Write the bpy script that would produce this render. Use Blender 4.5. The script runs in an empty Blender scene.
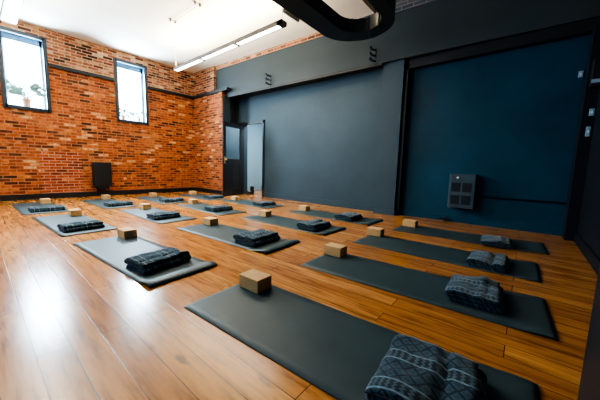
import bpy, bmesh, math, random
from mathutils import Matrix, Vector, noise
random.seed(7)
D=bpy.data; C=bpy.context.scene.collection; PI=math.pi
# ------------------------------------------------------------------ helpers
def obj(name, bm, mat, parent=None, smooth=False):
    me=D.meshes.new(name); bmesh.ops.recalc_face_normals(bm, faces=bm.faces[:]); bm.to_mesh(me); bm.free()
    if mat: me.materials.append(mat)
    if smooth:
        for p in me.polygons: p.use_smooth=True
    o=D.objects.new(name, me); C.objects.link(o)
    if parent: o.parent=parent
    return o
def tag(o,label,cat,group=None,kind=None):
    o['label']=label; o['category']=cat
    if group: o['group']=group
    if kind: o['kind']=kind
    return o
def thing(name,label,cat,loc=(0,0,0),rz=0,group=None):
    o=D.objects.new(name,None); C.objects.link(o); o.location=loc; o.rotation_euler=(0,0,rz); o.empty_display_size=.1
    return tag(o,label,cat,group)
def struct(name,bm,mat,label=None,parent=None,smooth=False):
    o=obj(name,bm,mat,parent,smooth)
    if parent is None:
        o['kind']='structure'
        if label: o['label']=label
        o['category']=name.split('_')[0]
    return o
def box(bm,a,b,bev=0):
    t=bmesh.new(); bmesh.ops.create_cube(t,size=1)
    s=[b[i]-a[i] for i in range(3)]; c=[(b[i]+a[i])/2 for i in range(3)]
    for v in t.verts: v.co=Vector((v.co[i]*s[i]+c[i] for i in range(3)))
    if bev: bmesh.ops.bevel(t,geom=t.edges[:],offset=bev,segments=2,affect='EDGES',profile=.5)
    me=D.meshes.new('t'); t.to_mesh(me); bm.from_mesh(me); D.meshes.remove(me); t.free()
    return bm
def B(a,b,bev=0): return box(bmesh.new(),a,b,bev)
def cyl(bm,p,q,r,r2=None,seg=16):
    p=Vector(p);q=Vector(q);d=q-p
    m=Matrix.Translation((p+q)/2)@d.to_track_quat('Z','Y').to_matrix().to_4x4()
    bmesh.ops.create_cone(bm,cap_ends=True,segments=seg,radius1=r,radius2=r if r2 is None else r2,depth=d.length,matrix=m)
    return bm
def sph(bm,c,r,s=(1,1,1)):
    bmesh.ops.create_uvsphere(bm,u_segments=16,v_segments=10,radius=r,matrix=Matrix.Translation(c)@Matrix.Diagonal((*s,1))); return bm
def prism(bm,pts,z0,z1):
    lo=[bm.verts.new((x,y,z0)) for x,y in pts]; hi=[bm.verts.new((x,y,z1)) for x,y in pts]
    bm.faces.new(lo[::-1]); bm.faces.new(hi); n=len(pts)
    for i in range(n): bm.faces.new((lo[i],lo[(i+1)%n],hi[(i+1)%n],hi[i]))
    return bm
# ------------------------------------------------------------------ materials
class NT:
    def __init__(s,name):
        s.m=D.materials.new(name); s.m.use_nodes=True; s.t=s.m.node_tree; s.t.nodes.clear()
        s.out=s.n('ShaderNodeOutputMaterial'); s.b=s.n('ShaderNodeBsdfPrincipled'); s.l(s.b.outputs[0],s.out.inputs[0])
    def n(s,ty,**k):
        x=s.t.nodes.new(ty)
        for a,v in k.items(): setattr(x,a,v)
        return x
    def l(s,a,b): s.t.links.new(a,b)
    def set(s,node,key,v):
        if hasattr(v,'is_output'): s.l(v,node.inputs[key])
        else: node.inputs[key].default_value=v
    def math(s,op,a,b=0.,c=0.):
        x=s.n('ShaderNodeMath',operation=op); s.set(x,0,a); s.set(x,1,b); s.set(x,2,c); return x.outputs[0]
    def mix(s,f,a,b,mode='MIX'):
        x=s.n('ShaderNodeMix',data_type='RGBA',blend_type=mode); s.set(x,0,f); s.set(x,6,a); s.set(x,7,b); return x.outputs[2]
    def ramp(s,f,stops,interp='LINEAR'):
        x=s.n('ShaderNodeValToRGB'); r=x.color_ramp; r.interpolation=interp
        while len(r.elements)<len(stops): r.elements.new(.5)
        for e,(p,c) in zip(r.elements,stops): e.position=p; e.color=(*c,1)
        s.l(f,x.inputs[0]); return x.outputs[0]
    def noise(s,vec,scale,detail=3,rough=.5):
        x=s.n('ShaderNodeTexNoise'); s.l(vec,x.inputs['Vector']); x.inputs['Scale'].default_value=scale; x.inputs['Detail'].default_value=detail; x.inputs['Roughness'].default_value=rough
        return x.outputs['Fac']
    def pos(s): return s.n('ShaderNodeNewGeometry').outputs['Position']
    def objc(s): return s.n('ShaderNodeTexCoord').outputs['Object']
    def sep(s,v):
        x=s.n('ShaderNodeSeparateXYZ'); s.l(v,x.inputs[0]); return x.outputs
    def comb(s,a,b,c):
        x=s.n('ShaderNodeCombineXYZ'); s.set(x,0,a); s.set(x,1,b); s.set(x,2,c); return x.outputs[0]
    def scale(s,v,sc):
        x=s.n('ShaderNodeVectorMath',operation='MULTIPLY'); s.l(v,x.inputs[0]); x.inputs[1].default_value=sc; return x.outputs[0]
    def bump(s,h,st=.3,d=.01):
        x=s.n('ShaderNodeBump'); x.inputs['Strength'].default_value=st; x.inputs['Distance'].default_value=d; s.l(h,x.inputs['Height']); s.l(x.outputs[0],s.b.inputs['Normal'])
    def base(s,c): s.set(s.b,'Base Color',c)
    def rough(s,c): s.set(s.b,'Roughness',c)
def plain(name,col,rough=.5,metal=0,var=.12,sc=6,bump=0,spec=.5):
    n=NT(name); f=n.noise(n.objc(),sc,4)
    k=n.ramp(f,[(.3,tuple(c*(1-var) for c in col)),(.7,tuple(min(1,c*(1+var)) for c in col))])
    n.base(k); n.rough(rough); n.b.inputs['Metallic'].default_value=metal; n.b.inputs['Specular IOR Level'].default_value=spec
    if bump: n.bump(n.noise(n.objc(),sc*12,4),bump,.004)
    return n.m
def brick_mat(name,dark=False):
    n=NT(name); P=n.sep(n.pos()); u=n.math('ADD',P[0],P[1]); v=n.comb(u,P[2],0.)
    t=n.n('ShaderNodeTexBrick'); n.l(v,t.inputs['Vector'])
    for k,x in dict(Scale=1.,**{'Mortar Size':.010,'Mortar Smooth':.3,'Bias':0.,'Brick Width':.225,'Row Height':.072}).items(): t.inputs[k].default_value=x
    t.inputs['Color1'].default_value=(0,0,0,1); t.inputs['Color2'].default_value=(1,1,1,1); t.inputs['Mortar'].default_value=(.5,.5,.5,1)
    t.offset=.5
    if dark:
        c=n.ramp(t.outputs['Color'],[(0,(.045,.055,.07)),(.5,(.07,.08,.095)),(1,(.11,.115,.13))]); mort=(.2,.2,.21,1)
        n.base(n.mix(t.outputs['Fac'],c,mort)); n.rough(.8); return n.m
    r=t.outputs['Color']
    # jitter the per-brick value with slow noise so courses cluster
    nz=n.noise(n.scale(v,(1,2.2,1)),2.2,3,.6)
    rr=n.math('ADD',r,n.math('MULTIPLY',n.math('SUBTRACT',nz,.5),.28))
    c=n.ramp(rr,[(0,(.04,.02,.016)),(.06,(.12,.035,.018)),(.17,(.25,.062,.024)),(.32,(.38,.105,.033)),(.45,(.50,.155,.043)),(.6,(.40,.11,.034)),(.74,(.56,.21,.062)),(.86,(.30,.08,.03)),(.94,(.74,.44,.20))],'CONSTANT')
    up=n.ramp(rr,[(0,(.04,.02,.016)),(.14,(.18,.05,.03)),(.3,(.36,.13,.06)),(.48,(.50,.24,.115)),(.66,(.36,.13,.06)),(.8,(.62,.36,.19)),(.93,(.8,.58,.35))],'CONSTANT')
    above=n.math('GREATER_THAN',P[2],3.17)
    c=n.mix(above,c,up)
    # old opening filled with redder brick on the window wall
    m=n.math('MULTIPLY',n.math('GREATER_THAN',P[1],1.05),n.math('LESS_THAN',P[1],1.85))
    m=n.math('MULTIPLY',m,n.math('MULTIPLY',n.math('LESS_THAN',P[2],1.15),n.math('LESS_THAN',P[0],-8.9)))
    c=n.mix(n.math('MULTIPLY',m,.75),c,n.ramp(r,[(0,(.2,.03,.02)),(.5,(.38,.07,.035)),(1,(.5,.12,.05))]))
    big=n.noise(n.pos(),1.1,4,.6)
    c=n.mix(.08,c,(.40,.17,.085,1)); c=n.mix(n.math('MULTIPLY',n.math('SUBTRACT',big,.4),.6),c,(.66,.34,.18,1))
    fine=n.noise(n.pos(),22,4,.6)
    fine2=n.noise(n.pos(),9,5,.65); c=n.mix(.8,c,n.mix(1.,c,n.ramp(fine2,[(.32,(.5,.48,.46)),(.68,(1.45,1.4,1.4))]),'MULTIPLY'))
    c=n.mix(.5,c,n.mix(1.,c,n.ramp(fine,[(.3,(.5,.5,.5)),(.7,(1.35,1.3,1.25))]),'MULTIPLY'))
    mort=n.mix(above,(.44,.22,.12,1),(.56,.42,.30,1))
    mort=n.mix(n.math('MULTIPLY',m,.6),mort,(.62,.45,.34,1))
    n.base(n.mix(1.,n.mix(n.math('MULTIPLY',t.outputs['Fac'],.85),c,mort),(.84,.78,.76,1),'MULTIPLY')); n.rough(.85); n.b.inputs['Specular IOR Level'].default_value=.2
    h=n.math('ADD',n.math('MULTIPLY',n.math('SUBTRACT',1.,t.outputs['Fac']),1.),n.math('MULTIPLY',fine,.5)); n.bump(h,.7,.012)
    return n.m
def wood_mat():
    n=NT('wood planks'); P=n.sep(n.pos()); v=n.comb(P[0],P[1],0.)
    t=n.n('ShaderNodeTexBrick'); n.l(v,t.inputs['Vector']); t.offset=.37; t.offset_frequency=2; t.squash=1
    for k,x in {'Scale':1.,'Mortar Size':.0024,'Mortar Smooth':.2,'Bias':0.,'Brick Width':1.7,'Row Height':.127}.items(): t.inputs[k].default_value=x
    t.inputs['Color1'].default_value=(0,0,0,1); t.inputs['Color2'].default_value=(1,1,1,1); t.inputs['Mortar'].default_value=(.5,.5,.5,1)
    r=t.outputs['Color']
    sh=n.comb(n.math('ADD',P[0],n.math('MULTIPLY',r,7.)),n.math('ADD',P[1],n.math('MULTIPLY',r,3.)),0.)
    g=n.noise(n.scale(sh,(1.6,14,1)),1.6,6,.62); g2=n.noise(n.scale(sh,(4,60,1)),1.,4,.6)
    g3=n.noise(n.scale(sh,(1.2,3.5,1)),1.7,3,.5)
    tone=n.ramp(r,[(0,(.41,.172,.052)),(.35,(.49,.212,.064)),(.7,(.55,.25,.077)),(1,(.60,.285,.092))])
    gr=n.ramp(g,[(.28,(.40,.30,.22)),(.5,(1,.98,.96)),(.72,(1.22,1.25,1.25))])
    c=n.mix(1.,tone,gr,'MULTIPLY')
    c=n.mix(.5,c,n.mix(1.,c,n.ramp(g2,[(.3,(.72,.66,.6)),(.7,(1.15,1.15,1.15))]),'MULTIPLY'))
    c=n.mix(n.math('MULTIPLY',n.ramp(g3,[(.56,(0,0,0)),(.76,(1,1,1))]),.35),c,(.20,.052,.016,1))
    kn=n.noise(n.scale(sh,(3.2,9,1)),1.4,2,.4)
    c=n.mix(n.math('MULTIPLY',n.ramp(kn,[(.69,(0,0,0)),(.78,(1,1,1))]),.8),c,(.10,.03,.012,1))
    c=n.mix(n.math('MULTIPLY',t.outputs['Fac'],.9),c,(.05,.02,.01,1))
    n.base(c)
    n.rough(n.math('ADD',n.math('MULTIPLY',n.noise(n.pos(),3,3),.08),.16)); n.b.inputs['Specular IOR Level'].default_value=.36
    n.b.inputs['Coat Weight'].default_value=.0
    h=n.math('SUBTRACT',n.math('MULTIPLY',g,.12),n.math('MULTIPLY',t.outputs['Fac'],1.)); n.bump(h,.15,.002)
    return n.m
def paint(name,col,dark=.75,sc=1.2,rough=.6):
    n=NT(name); f=n.noise(n.pos(),sc,5,.6)
    n.base(n.ramp(f,[(.3,tuple(c*dark for c in col)),(.7,col)])); n.rough(rough); n.bump(n.noise(n.pos(),70,3),.25,.003); n.b.inputs['Specular IOR Level'].default_value=.35
    return n.m
def mat_mat():
    n=NT('mat rubber'); f=n.noise(n.objc(),5,5,.6)
    n.base(n.ramp(f,[(.3,(.038,.062,.070)),(.7,(.050,.080,.090))])); n.rough(n.math('ADD',n.math('MULTIPLY',f,.12),.42))
    n.bump(n.noise(n.objc(),260,2),.25,.001); n.b.inputs['Specular IOR Level'].default_value=.42
    return n.m
def cork_mat():
    n=NT('cork'); f=n.noise(n.objc(),90,4,.7); g=n.noise(n.objc(),14,3)
    c=n.ramp(f,[(.3,(.42,.22,.085)),(.5,(.64,.38,.165)),(.75,(.76,.50,.25))]); c=n.mix(.3,c,n.ramp(g,[(.3,(.50,.28,.12)),(.7,(.76,.49,.24))]))
    n.base(c); n.rough(.8); n.bump(f,.2,.002); return n.m
def blanket_mat():
    n=NT('woven blanket'); O=n.objc(); P=n.sep(O); x,y,z=P[0],P[1],P[2]
    xz=n.math('ADD',x,n.math('MULTIPLY',z,.7))
    # diamond lattice
    a=n.math('ABSOLUTE',n.math('SINE',n.math('MULTIPLY',n.math('ADD',xz,y),48.)))
    b=n.math('ABSOLUTE',n.math('SINE',n.math('MULTIPLY',n.math('SUBTRACT',xz,y),48.)))
    lat=n.math('MINIMUM',a,b)
    dia=n.ramp(lat,[(.22,(1,1,1)),(.42,(0,0,0))])
    core=n.ramp(n.math('MULTIPLY',a,b),[(.72,(0,0,0)),(.86,(1,1,1))])
    yy=n.math('PINGPONG',n.math('ADD',y,1.),.105)           # 0..0.105
    line=n.math('LESS_THAN',n.math('ABSOLUTE',n.math('SUBTRACT',yy,.032)),.0045)
    band=n.math('LESS_THAN',yy,.028)
    zig=n.math('GREATER_THAN',n.math('SINE',n.math('ADD',n.math('MULTIPLY',xz,210.),n.math('MULTIPLY',n.math('PINGPONG',y,.01),200.))),.2)
    dk=(.009,.020,.030,1); md=(.034,.070,.096,1); lt=(.17,.24,.29,1)
    w=n.noise(n.scale(O,(1,1,1)),30,4,.6)
    c=n.mix(dia,md,dk); c=n.mix(n.math('MULTIPLY',core,.8),c,(.03,.045,.055,1))
    c=n.mix(band,c,n.mix(zig,dk,(.06,.095,.12,1)))
    c=n.mix(n.math('MULTIPLY',line,.85),c,lt)
    c=n.mix(.6,c,n.mix(1.,c,n.ramp(w,[(.3,(.5,.5,.5)),(.7,(1.5,1.5,1.5))]),'MULTIPLY'))
    n.base(c); n.rough(.95); n.b.inputs['Specular IOR Level'].default_value=.1; n.b.inputs['Sheen Weight'].default_value=.25
    n.bump(n.noise(O,170,3,.7),.6,.003); return n.m
def emis(name,col,st):
    n=NT(name); n.b.inputs['Emission Strength'].default_value=st; n.b.inputs['Emission Color'].default_value=(*col,1); n.base((.9,.9,.9,1))
    return n.m
def glass_mat(name,tint=(1,1,1),gloss=.08,rough=.03):
    n=NT(name); n.t.nodes.remove(n.b)
    t=n.n('ShaderNodeBsdfTransparent'); t.inputs[0].default_value=(*tint,1); g=n.n('ShaderNodeBsdfGlossy'); g.inputs['Roughness'].default_value=rough
    x=n.n('ShaderNodeMixShader'); x.inputs[0].default_value=gloss; n.l(t.outputs[0],x.inputs[1]); n.l(g.outputs[0],x.inputs[2]); n.l(x.outputs[0],n.out.inputs[0])
    return n.m
def ceil_mat():
    n=NT('ceiling plaster'); f=n.noise(n.pos(),.7,4,.6)
    n.base(n.ramp(f,[(.3,(.76,.71,.62)),(.7,(.86,.82,.74))])); n.rough(.8); n.bump(n.noise(n.pos(),40,3),.15,.003); return n.m
M_brick=brick_mat('old brick'); M_brickd=brick_mat('painted brick',True); M_floor=wood_mat(); M_ceil=ceil_mat()
M_slate=paint('slate blue paint',(.044,.078,.107)); M_teal=paint('deep blue paint',(.009,.070,.125),.6)
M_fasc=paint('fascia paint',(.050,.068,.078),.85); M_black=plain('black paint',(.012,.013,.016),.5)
M_navy=paint('near black paint',(.008,.012,.02)); M_post=paint('post paint',(.045,.075,.10),.85)
M_mat=mat_mat(); M_cork=cork_mat(); M_blk=blanket_mat()
M_duct=plain('black sheet metal',(.022,.032,.042),.32,.35,bump=.05); M_light=emis('lamp diffuser',(1,.95,.86),7)
M_fix=plain('dark fixture metal',(.09,.085,.08),.4,.5); M_white=plain('white enamel',(.75,.75,.73),.4)
M_frame=plain('blue black frame paint',(.018,.03,.045),.4); M_sash=plain('pale sash paint',(.20,.33,.42),.5)
M_glass=glass_mat('window glass'); M_dglass=glass_mat('frosted door glass',(.20,.25,.28),.30,.2)
M_brass=plain('worn brass',(.62,.45,.22),.35,.9); M_leaf=plain('leaf',(.16,.25,.21),.5); M_terra=plain('terracotta',(.6,.33,.2),.8)
M_heat=plain('blue grey heater enamel',(.055,.085,.105),.4); M_mesh=plain('dark grille',(.012,.016,.02),.5)
M_corr=paint('pale blue paint',(.33,.47,.55),.93); M_label=plain('pale plastic',(.30,.42,.50),.45); M_cord=plain('pale cord',(.6,.58,.5),.6)
# ------------------------------------------------------------------ room
XL=-8.98; YS=5.02; ZC=3.99
W1=(.57,1.31,2.10,3.74); W2=(2.73,3.51,2.10,3.74)
struct('floor',B((-9.4,-3.2,-.1),(1.2,8.2,0)),M_floor,'orange brown wooden plank floor')
bm=bmesh.new()
ys=[-3.2,W1[0],W1[1],W2[0],W2[1],YS+.3]
for a,b in ((0,1),(2,3),(4,5)): box(bm,(XL-.28,ys[a],0),(XL,ys[b],ZC))
for w in (W1,W2):
    box(bm,(XL-.28,w[0],0),(XL,w[1],w[2])); box(bm,(XL-.28,w[0],w[3]),(XL,w[1],ZC))
struct('wall_left',bm,M_brick,'old orange brick wall with two tall windows')
# short brick wall: lower part runs to the doorway, upper part ends at the painted fascia; thin strip above the fascia
def fy(x): return 5.14+(x+7.7)*(5.50-5.14)/8.3       # fascia front plane
bm=bmesh.new()
box(bm,(XL,YS,0),(-7.34,YS+.3,3.19)); box(bm,(XL,YS+.03,3.19),(-7.80,YS+.33,ZC))
prism(bm,[(-7.76,fy(-7.76)-.03),(-3.3,fy(-3.3)-.03),(-3.3,5.8),(-7.76,5.8)],3.88,ZC)
struct('wall_back_brick',bm,M_brick,'short orange brick wall left of the door').name='wall_back_left'
struct('wall_back_upper',prism(bmesh.new(),[(-3.3,fy(-3.3)-.03),(1.0,fy(1)-.03),(1.0,5.8),(-3.3,5.8)],3.88,4.5),M_brickd,'dark painted brick above the fascia')
YP=5.62
bm=prism(bmesh.new(),[(-7.9,fy(-7.9)),(1.0,fy(1.)),(1.0,6.0),(-7.9,6.0)],3.03,3.88)
struct('wall_back_fascia',bm,M_fasc,'blue grey painted beam above the panels')
bm=B((-6.10,YP,0),(-2.42,YP+.2,3.03)); box(bm,(-7.34,YP,2.24),(-6.10,YP+.2,3.03)); box(bm,(-7.34,YP,0),(-7.1,YP+.2,2.24))
struct('wall_back',bm,M_slate,'slate blue painted back wall panel')
struct('wall_back_right',B((-2.0,5.63,0),(.62,5.85,3.03)),M_teal,'deep teal blue painted wall panel')
struct('trim_1',B((-2.42,5.44,0),(-2.0,5.9,3.03)),M_post,'slate blue pillar between two panels')
struct('trim_2',B((-2.0,5.50,0),(-1.93,5.64,3.03)),M_black)
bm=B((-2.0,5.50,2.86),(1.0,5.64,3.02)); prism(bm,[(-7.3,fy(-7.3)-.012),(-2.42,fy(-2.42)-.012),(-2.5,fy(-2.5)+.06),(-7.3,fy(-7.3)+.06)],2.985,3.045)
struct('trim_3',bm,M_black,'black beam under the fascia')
struct('trim_4',B((.50,5.30,0),(.62,5.66,2.86)),M_navy,'dark pier in the right corner')
bm=B((.62,-3.2,0),(1.2,5.9,2.80)); box(bm,(1.0,-3.2,2.8),(1.2,5.9,4.5)); struct('wall_right',bm,M_navy,'near black right wall')
struct('trim_5',B((.247,1.0,0),(.62,1.5,4.5)),M_black,'black column at the right edge')
struct('wall_front',B((XL-.28,-3.4,0),(1.2,-3.2,4.5)),M_slate)
# return wall beside the door, its lighter front pilaster and black post
struct('wall_return',B((-7.5,YS+.3,0),(-7.34,YP+.2,3.03)),M_slate)
struct('trim_6',B((-7.35,YS+.02,0),(-7.31,YS+.27,3.03)),M_post,'pale blue grey pilaster beside the door')
struct('trim_7',B((-7.36,5.30,0),(-7.27,5.52,3.03)),M_black)
# ceiling
bm=B((XL-.28,-3.2,ZC),(-2.62,5.9,ZC+.6)); box(bm,(-2.62,-3.4,4.5),(1.2,5.9,4.7)); struct('ceiling',bm,M_ceil,'white plaster ceiling')
# ledges, baseboards
bm=bmesh.new()
for a,b in ((-3.2,W1[0]-.05),(W1[1]+.05,W2[0]-.05),(W2[1]+.05,YS)): box(bm,(XL,a,3.14),(XL+.05,b,3.22))
box(bm,(XL,YS-.05,3.14),(-7.02,YS,3.22)); box(bm,(-7.34,YS,3.14),(-7.02,YS+.12,3.22))
struct('trim_8',bm,M_black,'black ledge rail running along the brick')
struct('baseboard_left',B((XL,-3.2,0),(XL+.03,YS,.13)),M_black); struct('baseboard_back_left',B((XL+.03,YS-.03,0),(-7.36,YS,.12)),M_black)
bm=B((-6.07,YP-.02,0),(-2.42,YP,.13)); struct('baseboard_back',bm,M_slate)
bm=B((-2.44,5.42,0),(-1.98,5.44,.10)); struct('baseboard_pillar',bm,M_slate)
struct('baseboard_back_right',B((-1.99,5.61,0),(.50,5.63,.12)),M_teal); struct('baseboard_right',B((.60,1.5,0),(.62,5.3,.13)),M_navy)
# corridor behind the door
bm=B((-8.0,7.3,0),(-4.8,7.4,2.9)); box(bm,(-8.1,YP+.2,0),(-8.0,7.4,2.9)); box(bm,(-4.9,YP+.2,0),(-4.8,7.4,2.9)); box(bm,(-8.1,YP+.2,2.9),(-4.8,7.4,3.0))
struct('wall_corridor',bm,M_corr,'pale blue corridor wall seen through the doorway'); struct('baseboard_corridor',B((-8,7.27,0),(-4.9,7.3,.18)),M_slate)
# door frame
bm=B((-6.13,YP-.03,0),(-6.07,YP+.03,2.28)); box(bm,(-7.34,YP-.03,2.2),(-6.07,YP+.03,2.28)); box(bm,(-7.14,YP-.03,0),(-7.07,YP+.03,2.28))
struct('trim_9',bm,M_black,'black door frame')
# door leaf (local: hinge at origin, leaf along -Y)
hx,hy=-7.07,5.57; ang=math.radians(13); L=.87; T=.045
def leaf(a0,a1,z0,z1,t=T): return ((-t/2,-a1,z0),(t/2,-a0,z1))
bm=bmesh.new()
for a in [(0,.11,.01,2.19),(L-.11,L,.01,2.19),(.11,L-.11,2.07,2.19),(.11,L-.11,.96,1.12),(.11,L-.11,.01,.24),(L/2-.05,L/2+.05,.24,.96)]: box(bm,*leaf(*a),bev=.004)
for a in [(.11,L/2-.05,.24,.96),(L/2+.05,L-.11,.24,.96)]: box(bm,*leaf(*a,t=.02))
door=struct('door_1',bm,M_black,'open black panelled door with a glass upper pane'); door.location=(hx,hy,0); door.rotation_euler=(0,0,ang)
obj('glass_pane',B(*leaf(.11,L-.11,1.12,2.07,t=.008)),M_dglass,door)
bm=bmesh.new(); box(bm,(.0226,-L+.03,.98),(.030,-L+.075,1.18),.002); cyl(bm,(.03,-L+.052,1.10),(.06,-L+.052,1.10),.010); sph(bm,(.075,-L+.052,1.10),.028)
k=obj('door_handle',bm,M_brass,door,True); k['label']='brass knob and plate'
# doorstop
ds=thing('boot','small black boot standing just inside the doorway','boot',(-6.90,5.85,0))
bm=bmesh.new(); box(bm,(-.045,-.05,.03),(.045,.06,.26),.02); box(bm,(-.045,-.17,.03),(.045,.0,.10),.02); obj('shaft',bm,M_black,ds,True)
obj('sole',B((-.05,-.18,0),(.05,.065,.03),.008),M_mesh,ds)
# ------------------------------------------------------------------ windows
def window(i,w,lab):
    y0,y1,z0,z1=w
    f=bmesh.new(); X0,X1=XL-.03,XL+.035; t=.075
    for a,b in (((X0,y0-.03,z0-.03),(X1,y0+t-.03,z1+.03)),((X0,y1-t+.03,z0-.03),(X1,y1+.03,z1+.03)),((X0,y0,z0-.03),(X1,y1,z0+t-.03)),((X0,y0,z1-t+.03),(X1,y1,z1+.03))): box(f,a,b,.004)
    o=struct('window_%d'%i,f,M_frame,lab)
    s=bmesh.new(); X0,X1=XL-.24,XL-.18; t=.075
    for a,b in (((X0,y0,z0),(X1,y0+t,z1)),((X0,y1-t,z0),(X1,y1,z1)),((X0,y0,z0),(X1,y1,z0+t)),((X0,y0,z1-.15),(X1,y1,z1))): box(s,a,b)
    box(s,(XL-.18,y0,z1-.01),(XL-.03,y1,z1)); box(s,(XL-.18,y0,z0+.045),(XL-.03,y1,z0+.055)); box(s,(XL-.18,y1-.012,z0),(XL-.03,y1,z1)); box(s,(XL-.18,y0,z0),(XL-.03,y0+.012,z1))
    obj('sash',s,M_sash,o); obj('window_pane',B((XL-.215,y0+.06,z0+.06),(XL-.208,y1-.06,z1-.06)),M_glass,o)
window(1,W1,'tall bright window nearest the left edge'); window(2,W2,'tall bright window nearest the back corner')
def plant(y,size,n,seed,label):
    rnd=random.Random(seed); z=W1[2]+.056
    t=thing('potted_plant',label,'plant',(XL-.105,y,z))
    bm=bmesh.new(); cyl(bm,(0,0,0),(0,0,.13*size),.045*size,.062*size,20); cyl(bm,(0,0,.12*size),(0,0,.145*size),.068*size,.068*size,20); obj('pot',bm,M_terra,t,False)
    lf=bmesh.new(); st=bmesh.new()
    for i in range(n):
        a=rnd.uniform(0,2*PI); r=rnd.uniform(.05,.26)*size; h=rnd.uniform(.2,.42)*size
        tip=Vector((math.cos(a)*min(r,.05),math.sin(a)*r,h)); cyl(st,(0,0,.13*size),tip,.004,.002,6)
        d=Vector((math.cos(a)*.3,math.sin(a),rnd.uniform(-.5,.3))).normalized(); d=Vector((.15*math.cos(a),math.sin(a),rnd.uniform(-.8,.5))).normalized(); q=Matrix.Rotation(rnd.uniform(-.5,.5),4,d)@Matrix((d.cross(Vector((1,0,0))).normalized(),d,d.cross(d.cross(Vector((1,0,0)))).normalized())).transposed().to_4x4()
        lw=.04*size*rnd.uniform(.8,1.3); ll=.13*size*rnd.uniform(.8,1.3)
        pts=[(0,0,0),(lw,ll*.35,.008),(lw*.8,ll*.7,.0),(0,ll,-.012),(-lw*.8,ll*.7,.0),(-lw,ll*.35,.008)]
        m=Matrix.Translation(tip)@q; vs=[lf.verts.new(m@Vector(p)) for p in pts]; lf.faces.new(vs[:4]); lf.faces.new([vs[0],vs[3],vs[4],vs[5]])
    obj('stem',st,M_leaf,t); obj('foliage',lf,M_leaf,t)
plant(.93,1.2,22,3,'leafy potted plant on the sill of the window nearest the left edge')
plant(2.90,.75,14,5,'leafy potted plant on the left of the sill of the window nearest the back corner')
plant(3.32,.65,10,6,'smaller potted plant on the right of the sill of the window nearest the back corner')
# ------------------------------------------------------------------ yoga sets
TH={}
MATS=[ # x_left, y_near, angle   rows by distance from window wall: 3 = farthest
 ('r0',[(-1.639,.817,.051),(-1.573,1.928,.049),(-1.612,3.005,.014),(-1.509,4.073,.048)]),
 ('r1',[(-3.869,.660,.065),(-3.833,1.826,.049),(-3.850,3.009,.002),(-3.716,4.110,-.006)]),
 ('r2',[(-6.104,.559,.045),(-6.054,1.764,.014),(-6.062,2.899,-.023),(-6.145,4.13,-.029)]),
 ('r3',[(-8.271,.466,.010),(-8.165,1.600,.014),(-8.13,2.75,-.01),(-8.13,3.93,-.02)])]
BLK=[[(-1.614,1.243),(-1.60,2.355),(-1.655,3.49),(-1.50,4.49)],[(-3.86,1.10),(-3.82,2.24),(-3.79,3.37),(-3.71,4.45)],
     [(-6.0,1.0),(-6.0,2.12),(-6.12,3.23),(-6.05,4.40)],[(-8.06,.89),(-8.2,2.03),(-8.1,3.12),(-8.0,4.25)]]
BLN=[[(-.225,1.14,.37,.43,.10,.05),(-.21,2.33,.33,.42,.085,.02),(-.215,3.27,.31,.43,.078,-.02),(-.215,4.29,.31,.43,.07,.0)],
     [(-2.53,1.04,.31,.44,.095,.10),(-2.49,2.20,.34,.46,.10,.03),(-2.43,3.29,.33,.44,.10,.02),(-2.45,4.38,.34,.44,.085,.03)],
     [(-4.67,.91,.31,.44,.085,.05),(-4.76,2.06,.32,.44,.08,.03),(-4.82,3.20,.34,.44,.08,.0),(-4.80,4.44,.34,.44,.07,.0)],
     [(-6.80,.84,.36,.48,.075,.0),(-6.76,1.98,.34,.46,.07,.03),(-6.72,3.12,.34,.48,.07,.0),(-6.78,4.33,.36,.44,.06,.0)]]
rowtxt=['front row','second row','third row','back row by the bricks']
postxt=['nearest the camera','second from the camera','third from the camera','nearest the blue wall']
ML,MW,MT=1.80,.61,.005
def mat_mesh(seed):
    rnd=random.Random(seed); bm=bmesh.new(); nx,ny=72,10; top=[];bot=[]
    curl=rnd.uniform(.7,1.2); a=.22
    for i in range(nx+1):
        s=i/nx*ML; x=s; z=0; d=s-(ML-a)
        tx,tz=1,0
        amp=(.026 if 5<=seed<=8 else .010)*curl; a=.22
        if d>0:
            q=d/a
            if q<.78: w_=q/.78; z=amp*(w_*w_*(3-2*w_)); sl=amp*6*w_*(1-w_)/(.78*a)
            else: w_=(q-.78)/.22; z=amp*(1-.75*w_*w_); sl=-amp*1.5*w_/(.22*a)
            k_=math.hypot(1,sl); tx,tz=1/k_,sl/k_
        ra=[];rb=[]
        for j in range(ny+1):
            y=j/ny*MW; w=.0015*(1+noise.noise((x*2+seed*9,y*3,0)))*(1 if s>.1 else s*10)
            zz=z+w*0
            ra.append(bm.verts.new((x-tz*MT,y,zz+tx*MT+w))); rb.append(bm.verts.new((x,y,zz)))
        top.append(ra);bot.append(rb)
    for i in range(nx):
        for j in range(ny):
            bm.faces.new((top[i][j],top[i+1][j],top[i+1][j+1],top[i][j+1])); bm.faces.new((bot[i][j],bot[i][j+1],bot[i+1][j+1],bot[i+1][j]))
        bm.faces.new((top[i][0],bot[i][0],bot[i+1][0],top[i+1][0])); bm.faces.new((top[i][ny],top[i+1][ny],bot[i+1][ny],bot[i][ny]))
    for j in range(ny):
        bm.faces.new((top[0][j],top[0][j+1],bot[0][j+1],bot[0][j])); bm.faces.new((top[nx][j],bot[nx][j],bot[nx][j+1],top[nx][j+1]))
    return bm
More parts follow.
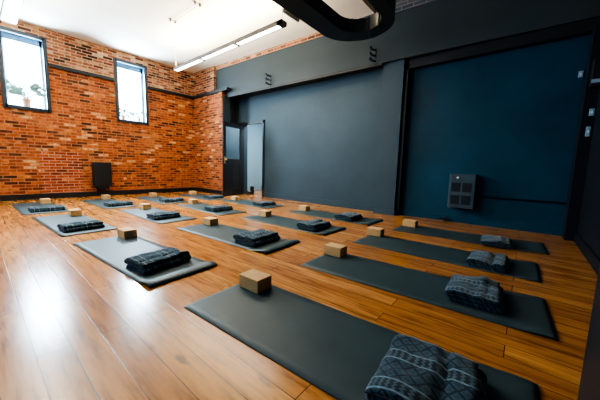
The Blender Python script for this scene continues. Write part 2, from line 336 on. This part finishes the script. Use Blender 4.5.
def blanket_mesh(w,l,h,seed,layers=3):
    """thick cloth folded back and forth (profile in XZ), extruded along Y with soft irregularities"""
    t=h/layers; r=t/2; path=[]
    hw=w/2-r
    # centreline, bottom to top
    for k in range(layers):
        z=r+k*t; xs=[-hw+2*hw*i/14 for i in range(15)]
        if k%2: xs=xs[::-1]
        for x in xs: path.append((x,z))
        if k<layers-1:
            sgn=1 if k%2==0 else -1
            for i in range(1,6):
                a=-PI/2+PI*i/6; path.append((sgn*(hw+r*math.cos(a)*1.0),z+r+ r*math.sin(a)))
    n=len(path); th=t*.42; A=[];Bm=[]
    for i,(x,z) in enumerate(path):
        x0,z0=path[max(i-1,0)]; x1,z1=path[min(i+1,n-1)]; dx,dz=x1-x0,z1-z0; q=math.hypot(dx,dz) or 1
        nx_,nz_=-dz/q,dx/q; A.append((x+nx_*th,z+nz_*th)); Bm.append((x-nx_*th,z-nz_*th))
    ring=A+Bm[::-1]; m=len(ring); ny=30; bm=bmesh.new(); rows=[]
    for j in range(ny+1):
        v=j/ny; y=(v-.5)*l; row=[]
        endp=min(v,1-v); pinch=1-.08*math.exp(-endp*30)
        for (x,z) in ring:
            k=z/h
            zz=z*(1+.22*noise.noise((x*7+seed*3.1,y*6,seed)))
            zz=h*.5*k**1 + (zz-h*.5*k) if k<1 else zz
            zz=(zz-h*.42)*pinch+h*.42 if zz>h*.42 else zz*(1)
            zz*=1-.16*(abs(x)/(w/2))**6*k            # sloping shoulders
            ridge=.016*k*math.exp(-((x+.02-w*.18)/.02)**2)*(1 if seed%2==0 else -1.5)
            xx=x*(1+.05*noise.noise((y*7,z*20,seed*2.7)))+.012*noise.noise((y*9,z*30,seed*5))
            yy=y*(1-.02*k)+.018*noise.noise((x*5,z*40,seed*7+ (0 if v<.5 else 9)))*(1 if endp<.2 else 0)
            lump=.006*noise.noise((x*22,y*20,z*10+seed))*k
            row.append(bm.verts.new((xx,yy,max(.0,zz+ridge+lump))))
        rows.append(row)
    for j in range(ny):
        for i in range(m): bm.faces.new((rows[j][i],rows[j][(i+1)%m],rows[j+1][(i+1)%m],rows[j+1][i]))
    for row in (rows[0],rows[-1]):
        for i in range(n-1): bm.faces.new((row[i],row[i+1],row[m-2-i],row[m-1-i]))
    return bm
blk0=None
for r in range(4):
    for c in range(4):
        x,y,a=MATS[r][1][c]; where='in the %s, %s'%(rowtxt[r],postxt[c])
        o=obj('yoga_mat',mat_mesh(r*4+c+1),M_mat,smooth=True); o.location=(x,y,0); o.rotation_euler=(0,0,a)
        tag(o,'charcoal yoga mat '+where,'mat','yoga mats laid out in four rows')
        bx,by=BLK[r][c]
        if blk0 is None: b=blk0=obj('yoga_block',B((0,0,0),(.205,.145,.10),.004),M_cork)
        else: b=blk0.copy(); C.objects.link(b)
        b.location=(bx,by,MT+.004); b.rotation_euler=(0,0,a+random.uniform(-.03,.03))
        tag(b,'cork block on the mat '+where,'block','cork blocks at the heads of the mats')
        X,Y,w,l,h,ra=BLN[r][c]
        q=obj('folded_blanket',blanket_mesh(w,l,h,r*4+c+1),M_blk,smooth=True); q.location=(X,Y,MT+.003); q.rotation_euler=(0,0,ra+a)
        tag(q,'folded patterned blanket on mat '+where,'blanket','folded blankets at the feet of the mats')
# ------------------------------------------------------------------ heaters
h=thing('wall_heater','black box heater mounted low on the orange brick wall','heater',(XL,2.26,.2))
bm=B((.02,-.21,.08),(.16,.21,.72),.015); obj('body',bm,M_black,h)
bm=bmesh.new()
for i in range(9): box(bm,(.16,-.17+i*.04,.13),(.168,-.15+i*.04,.68))
obj('grille',bm,M_mesh,h); obj('base',B((0,-.15,0),(.12,.15,.08),.01),M_black,h)
cord=bmesh.new(); cyl(cord,(.03,-.1,.0),(.03,-.13,-.1),.008); cyl(cord,(.03,-.13,-.1),(.03,-.2,-.17),.008); obj('power_cord',cord,M_black,h)
h=thing('wall_heater','blue grey heater with four square grilles on the deep blue panel','heater',(-.85,5.63,.28))
obj('body',B((-.20,-.17,0),(.20,0,.60),.008),M_heat,h)
obj('side_panel',B((.2,-.15,.02),(.212,0,.58)),M_mesh,h)
for ix in (0,1):
    for iz in (0,1):
        x0=-.16+ix*.17; z0=.07+iz*.22; g=bmesh.new(); box(g,(x0,-.172,z0),(x0+.14,-.168,z0+.16))
        for s in range(5): box(g,(x0,-.178,z0+.01+s*.032),(x0+.14,-.172,z0+.018+s*.032))
        obj('grille',g,M_mesh,h)
obj('knob',cyl(bmesh.new(),(-.07,-.17,.54),(-.07,-.20,.54),.018),M_white,h,False)
tag(obj('wall_conduit',cyl(bmesh.new(),(-.66,5.615,.50),(.50,5.615,.50),.012),M_navy),'thin dark conduit running from the blue grey heater to the corner','conduit')
v=thing('pipe_valve','small metal pipe valve at the floor left of the blue grey heater','valve',(-1.10,5.56,0))
bm=bmesh.new(); cyl(bm,(-.09,0,.05),(.09,0,.05),.015); cyl(bm,(.0,0,.0),(0,0,.06),.012); obj('pipe',bm,M_duct,v); obj('handle',sph(bmesh.new(),(0,-.0,.075),.022,(1,1,.6)),M_heat,v,True)
# ------------------------------------------------------------------ pendants
def pendant(x0,x1,y,z,label,nseg=3,w=.2):
    t=thing('pendant_light',label,'light',((x0+x1)/2,y,z),0,'long strip lights hung from the ceiling')
    hl=(x1-x0)/2
    bm=bmesh.new(); box(bm,(-hl,-w/2,0),(-hl+.03,w/2,.07)); box(bm,(hl-.10,-w/2,0),(hl,w/2,.07)); box(bm,(-hl,-w/2,.0),(hl,-w/2+.015,.07)); box(bm,(-hl,w/2-.015,0),(hl,w/2,.07)); box(bm,(-hl,-w/2,.06),(hl,w/2,.07)); obj('housing',bm,M_fix,t)
    s=(x1-x0)/nseg
    for i in range(nseg):
        obj('diffuser',B((-hl+i*s+.035,-w/2+.017,.005),(-hl+(i+1)*s-(.035 if i<nseg-1 else .11),w/2-.017,.04)),M_light,t)
        if i: obj('connector',B((-hl+i*s-.03,-w/2-.004,-.006),(-hl+i*s+.03,w/2+.004,.055)),M_fix,t)
    for sx in (-hl+.03,hl-.05): obj('suspension_cord',cyl(bmesh.new(),(sx,0,.07),(sx,0,ZC-z),.006),M_cord,t)
    for up in (0,1):
        l=D.lights.new('strip','AREA'); l.shape='RECTANGLE'; l.size=x1-x0-.2; l.size_y=w-.04; l.energy=UPW if up else DNW; l.color=(1,.85,.60) if up else (1,.92,.80)
        o=D.objects.new('lamp',l); C.objects.link(o); o.parent=t; o.location=(0,0,.09 if up else -.02); o.rotation_euler=(PI if up else 0,0,0)
UPW,DNW=150,34
pendant(-7.35,-3.45,3.62,3.35,'long strip light hanging in front of the door',3,.14)
pendant(-7.35,-3.45,.61,3.35,'long strip light at the top left above the window')
# ceiling conduit with two fittings
t=thing('ceiling_conduit','thin twin rods fixed to the ceiling with a fitting at each end','fixture',(-5.62,2.98,ZC))
for s in (-1,1): obj('rod',cyl(bmesh.new(),(-.5,s*.03,-.03),(.5,s*.03,-.03),.006),M_cord,t)
for s in (-1,1):
    bm=bmesh.new(); cyl(bm,(s*.5,-.05,0),(s*.5,-.05,-.06),.02); cyl(bm,(s*.5,.05,0),(s*.5,.05,-.06),.02); cyl(bm,(s*.5,-.1,-.02),(s*.5,.1,-.02),.006); obj('fitting',bm,M_fix,t)
t=thing('ceiling_bracket','short black bar fixed to the ceiling beside the oval duct','bracket',(-3.94,4.33,ZC))
obj('bar',B((-.025,-.24,-.07),(.025,.24,-.02),.005),M_black,t); obj('mount',B((-.02,-.03,-.02),(.02,.03,0)),M_black,t)
# oval duct
def race(cx,r,ytop,ybot,n=28):
    p=[]
    for i in range(n+1):
        a=PI*i/n; p.append((cx+r*math.cos(a),ytop+r*math.sin(a)))
    for i in range(n+1):
        a=PI+PI*i/n; p.append((cx+r*math.cos(a),ybot+r*math.sin(a)))
    return p
O=race(-2.115,.555,3.68,1.0); I=race(-2.04,.32,3.65,1.0); z0,z1=3.0,3.19
bm=bmesh.new(); V=[[bm.verts.new((x,y,z)) for x,y in pts] for pts,z in ((O,z0),(O,z1),(I,z1),(I,z0))]
n=len(O)
for k in range(4):
    a,b=V[k],V[(k+1)%4]
    for i in range(n): bm.faces.new((a[i],a[(i+1)%n],b[(i+1)%n],b[i]))
t=thing('hanging_duct','black oval loop duct hanging from the ceiling at the top centre','duct')
ring=obj('duct_loop',bm,M_duct,t)
for px,py in ((-2.5,3.2),(-2.5,1.4),(-1.6,3.2),(-1.6,1.4)):
    obj('hanger_rod',cyl(bmesh.new(),(px,py,z1),(px,py,4.5),.01),M_black,t)
bm=bmesh.new(); 
for a in (50,90,135):
    q=math.radians(a); c,s=math.cos(q),math.sin(q)
    box(bm,(-2.04+.315*c-.006,3.65+.315*s-.006,z0-.004),(-2.04+.315*c+.006,3.65+.315*s+.006,z1+.004))
    cyl(bm,(-2.04+.32*c,3.65+.32*s,z0),(-2.115+.555*c,3.68+.555*s,z0),.005); obj('seam',bm,M_duct,t); bm=bmesh.new()
# fascia brackets
for x,lab in ((-5.46,'black three pronged wall bracket on the beam, nearer the door'),(-2.58,'black three pronged wall bracket on the beam above the pillar')):
    y=fy(x); t=thing('wall_bracket',lab,'bracket',(x,y,3.06),0,'three pronged brackets on the painted beam')
    obj('plate',B((.014,-.008,-.03),(.024,0,.27)),M_black,t)
    for k in range(3):
        bm=bmesh.new(); cyl(bm,(.02,-.01,.02+k*.105),(-.03,-.10,.03+k*.105),.014); cyl(bm,(-.03,-.10,.03+k*.105),(-.05,-.12,.07+k*.105),.018,.024); obj('prong',bm,M_black,t)
# small fittings in the right corner
t=thing('wall_speaker','small black box with a pale badge high in the right corner','speaker',(.54,5.30,2.06))
obj('case',B((-.02,-.12,0),(.075,0,.34),.01),M_black,t); obj('badge',B((-.015,-.124,.04),(.07,-.12,.085)),M_label,t)
def plate(x,y,z,label,w=.05,hh=.09,face='y'):
    t=thing('wall_switch',label,'switch',(x,y,z),0,'pale switches in the right corner')
    obj('cover',B((-w/2,-.02,-hh/2),(w/2,0,hh/2),.004),M_label,t); obj('toggle',B((-.008,-.028,-.015),(.008,-.02,.015)),M_white,t)
    return t
plate(.455,5.63,2.34,'small pale switch highest on the blue panel by the right corner')
p_=plate(.585,5.30,1.75,'small pale switch on the dark pier, the upper of a pair')
p_=plate(.575,5.30,1.50,'small pale switch on the dark pier, the lower of a pair',.045,.13)
# ------------------------------------------------------------------ light
def area(name,loc,rot,sx,sy,e,col):
    l=D.lights.new(name,'AREA'); l.shape='RECTANGLE'; l.size=sx; l.size_y=sy; l.energy=e; l.color=col
    o=D.objects.new(name,l); C.objects.link(o); o.location=loc; o.rotation_euler=rot; return o
for w in (W1,W2): area('window_daylight',(XL-.32,(w[0]+w[1])/2,(w[2]+w[3])/2),(0,-PI/2,0),w[3]-w[2],w[1]-w[0],420,(.60,.83,1))
area('corridor_lamp',(-6.2,6.5,2.85),(0,0,0),.8,.6,70,(.85,.95,1))
f=bmesh.new()
for a,b in (((-2.6,-3.2,1.5),(-2.5,-3.12,3.3)),((-.7,-3.2,1.5),(-.6,-3.12,3.3)),((-2.6,-3.2,1.5),(-.6,-3.12,1.6)),((-2.6,-3.2,3.2),(-.6,-3.12,3.3))): box(f,a,b)
struct('window_4',f,M_frame)  # added frame around the blue fill lamp; the wall behind is solid
f=bmesh.new()
for a,b in (((-7.9,-3.2,1.4),(-7.8,-3.12,3.4)),((-5.2,-3.2,1.4),(-5.1,-3.12,3.4)),((-7.9,-3.2,1.4),(-5.1,-3.12,1.5)),((-7.9,-3.2,3.3),(-5.1,-3.12,3.4))): box(f,a,b)
struct('window_3',f,M_frame)  # invented out-of-view window frame, dressing for the side fill lamp
area('front_fill',(-1.6,-3.1,2.4),(PI/2,0,0),1.8,1.6,32,(.22,.56,1))  # blue fill lamp added behind the camera to cool the right side
for y in (-2.0,): area('side_fill',(-6.5,-3.1,2.4),(PI/2,0,0),2.6,1.8,110,(.55,.82,1))  # added fill lamp on the unseen front wall, no real window there
w=D.worlds.new('sky'); bpy.context.scene.world=w; w.use_nodes=True; w.node_tree.nodes['Background'].inputs[0].default_value=(.75,.88,1,1); w.node_tree.nodes['Background'].inputs[1].default_value=6
# ------------------------------------------------------------------ camera
f,yaw,pitch,roll,hh=271.0639242,-0.69096372,0.12072698,0.02605853,0.93051472
cy,sy,cp,sp=math.cos(yaw),math.sin(yaw),math.cos(pitch),math.sin(pitch)
fw=Vector((sy*cp,cy*cp,-sp)); r0=Vector((cy,-sy,0)); u0=r0.cross(fw)
r=r0*math.cos(roll)+u0*math.sin(roll); u=u0*math.cos(roll)-r0*math.sin(roll)
cd=D.cameras.new('camera'); cd.sensor_width=36; cd.lens=f*36/600; cd.clip_start=.02; co=D.objects.new('camera',cd); C.objects.link(co)
m=Matrix((r,u,-fw)).transposed().to_4x4(); m.translation=(0,0,hh); co.matrix_world=m
sc=bpy.context.scene; sc.camera=co
sc.view_settings.view_transform='AgX'; sc.view_settings.look='AgX - High Contrast'; sc.view_settings.exposure=0.26
sc.cycles.use_denoising=True; sc.cycles.max_bounces=8; sc.cycles.sample_clamp_indirect=8
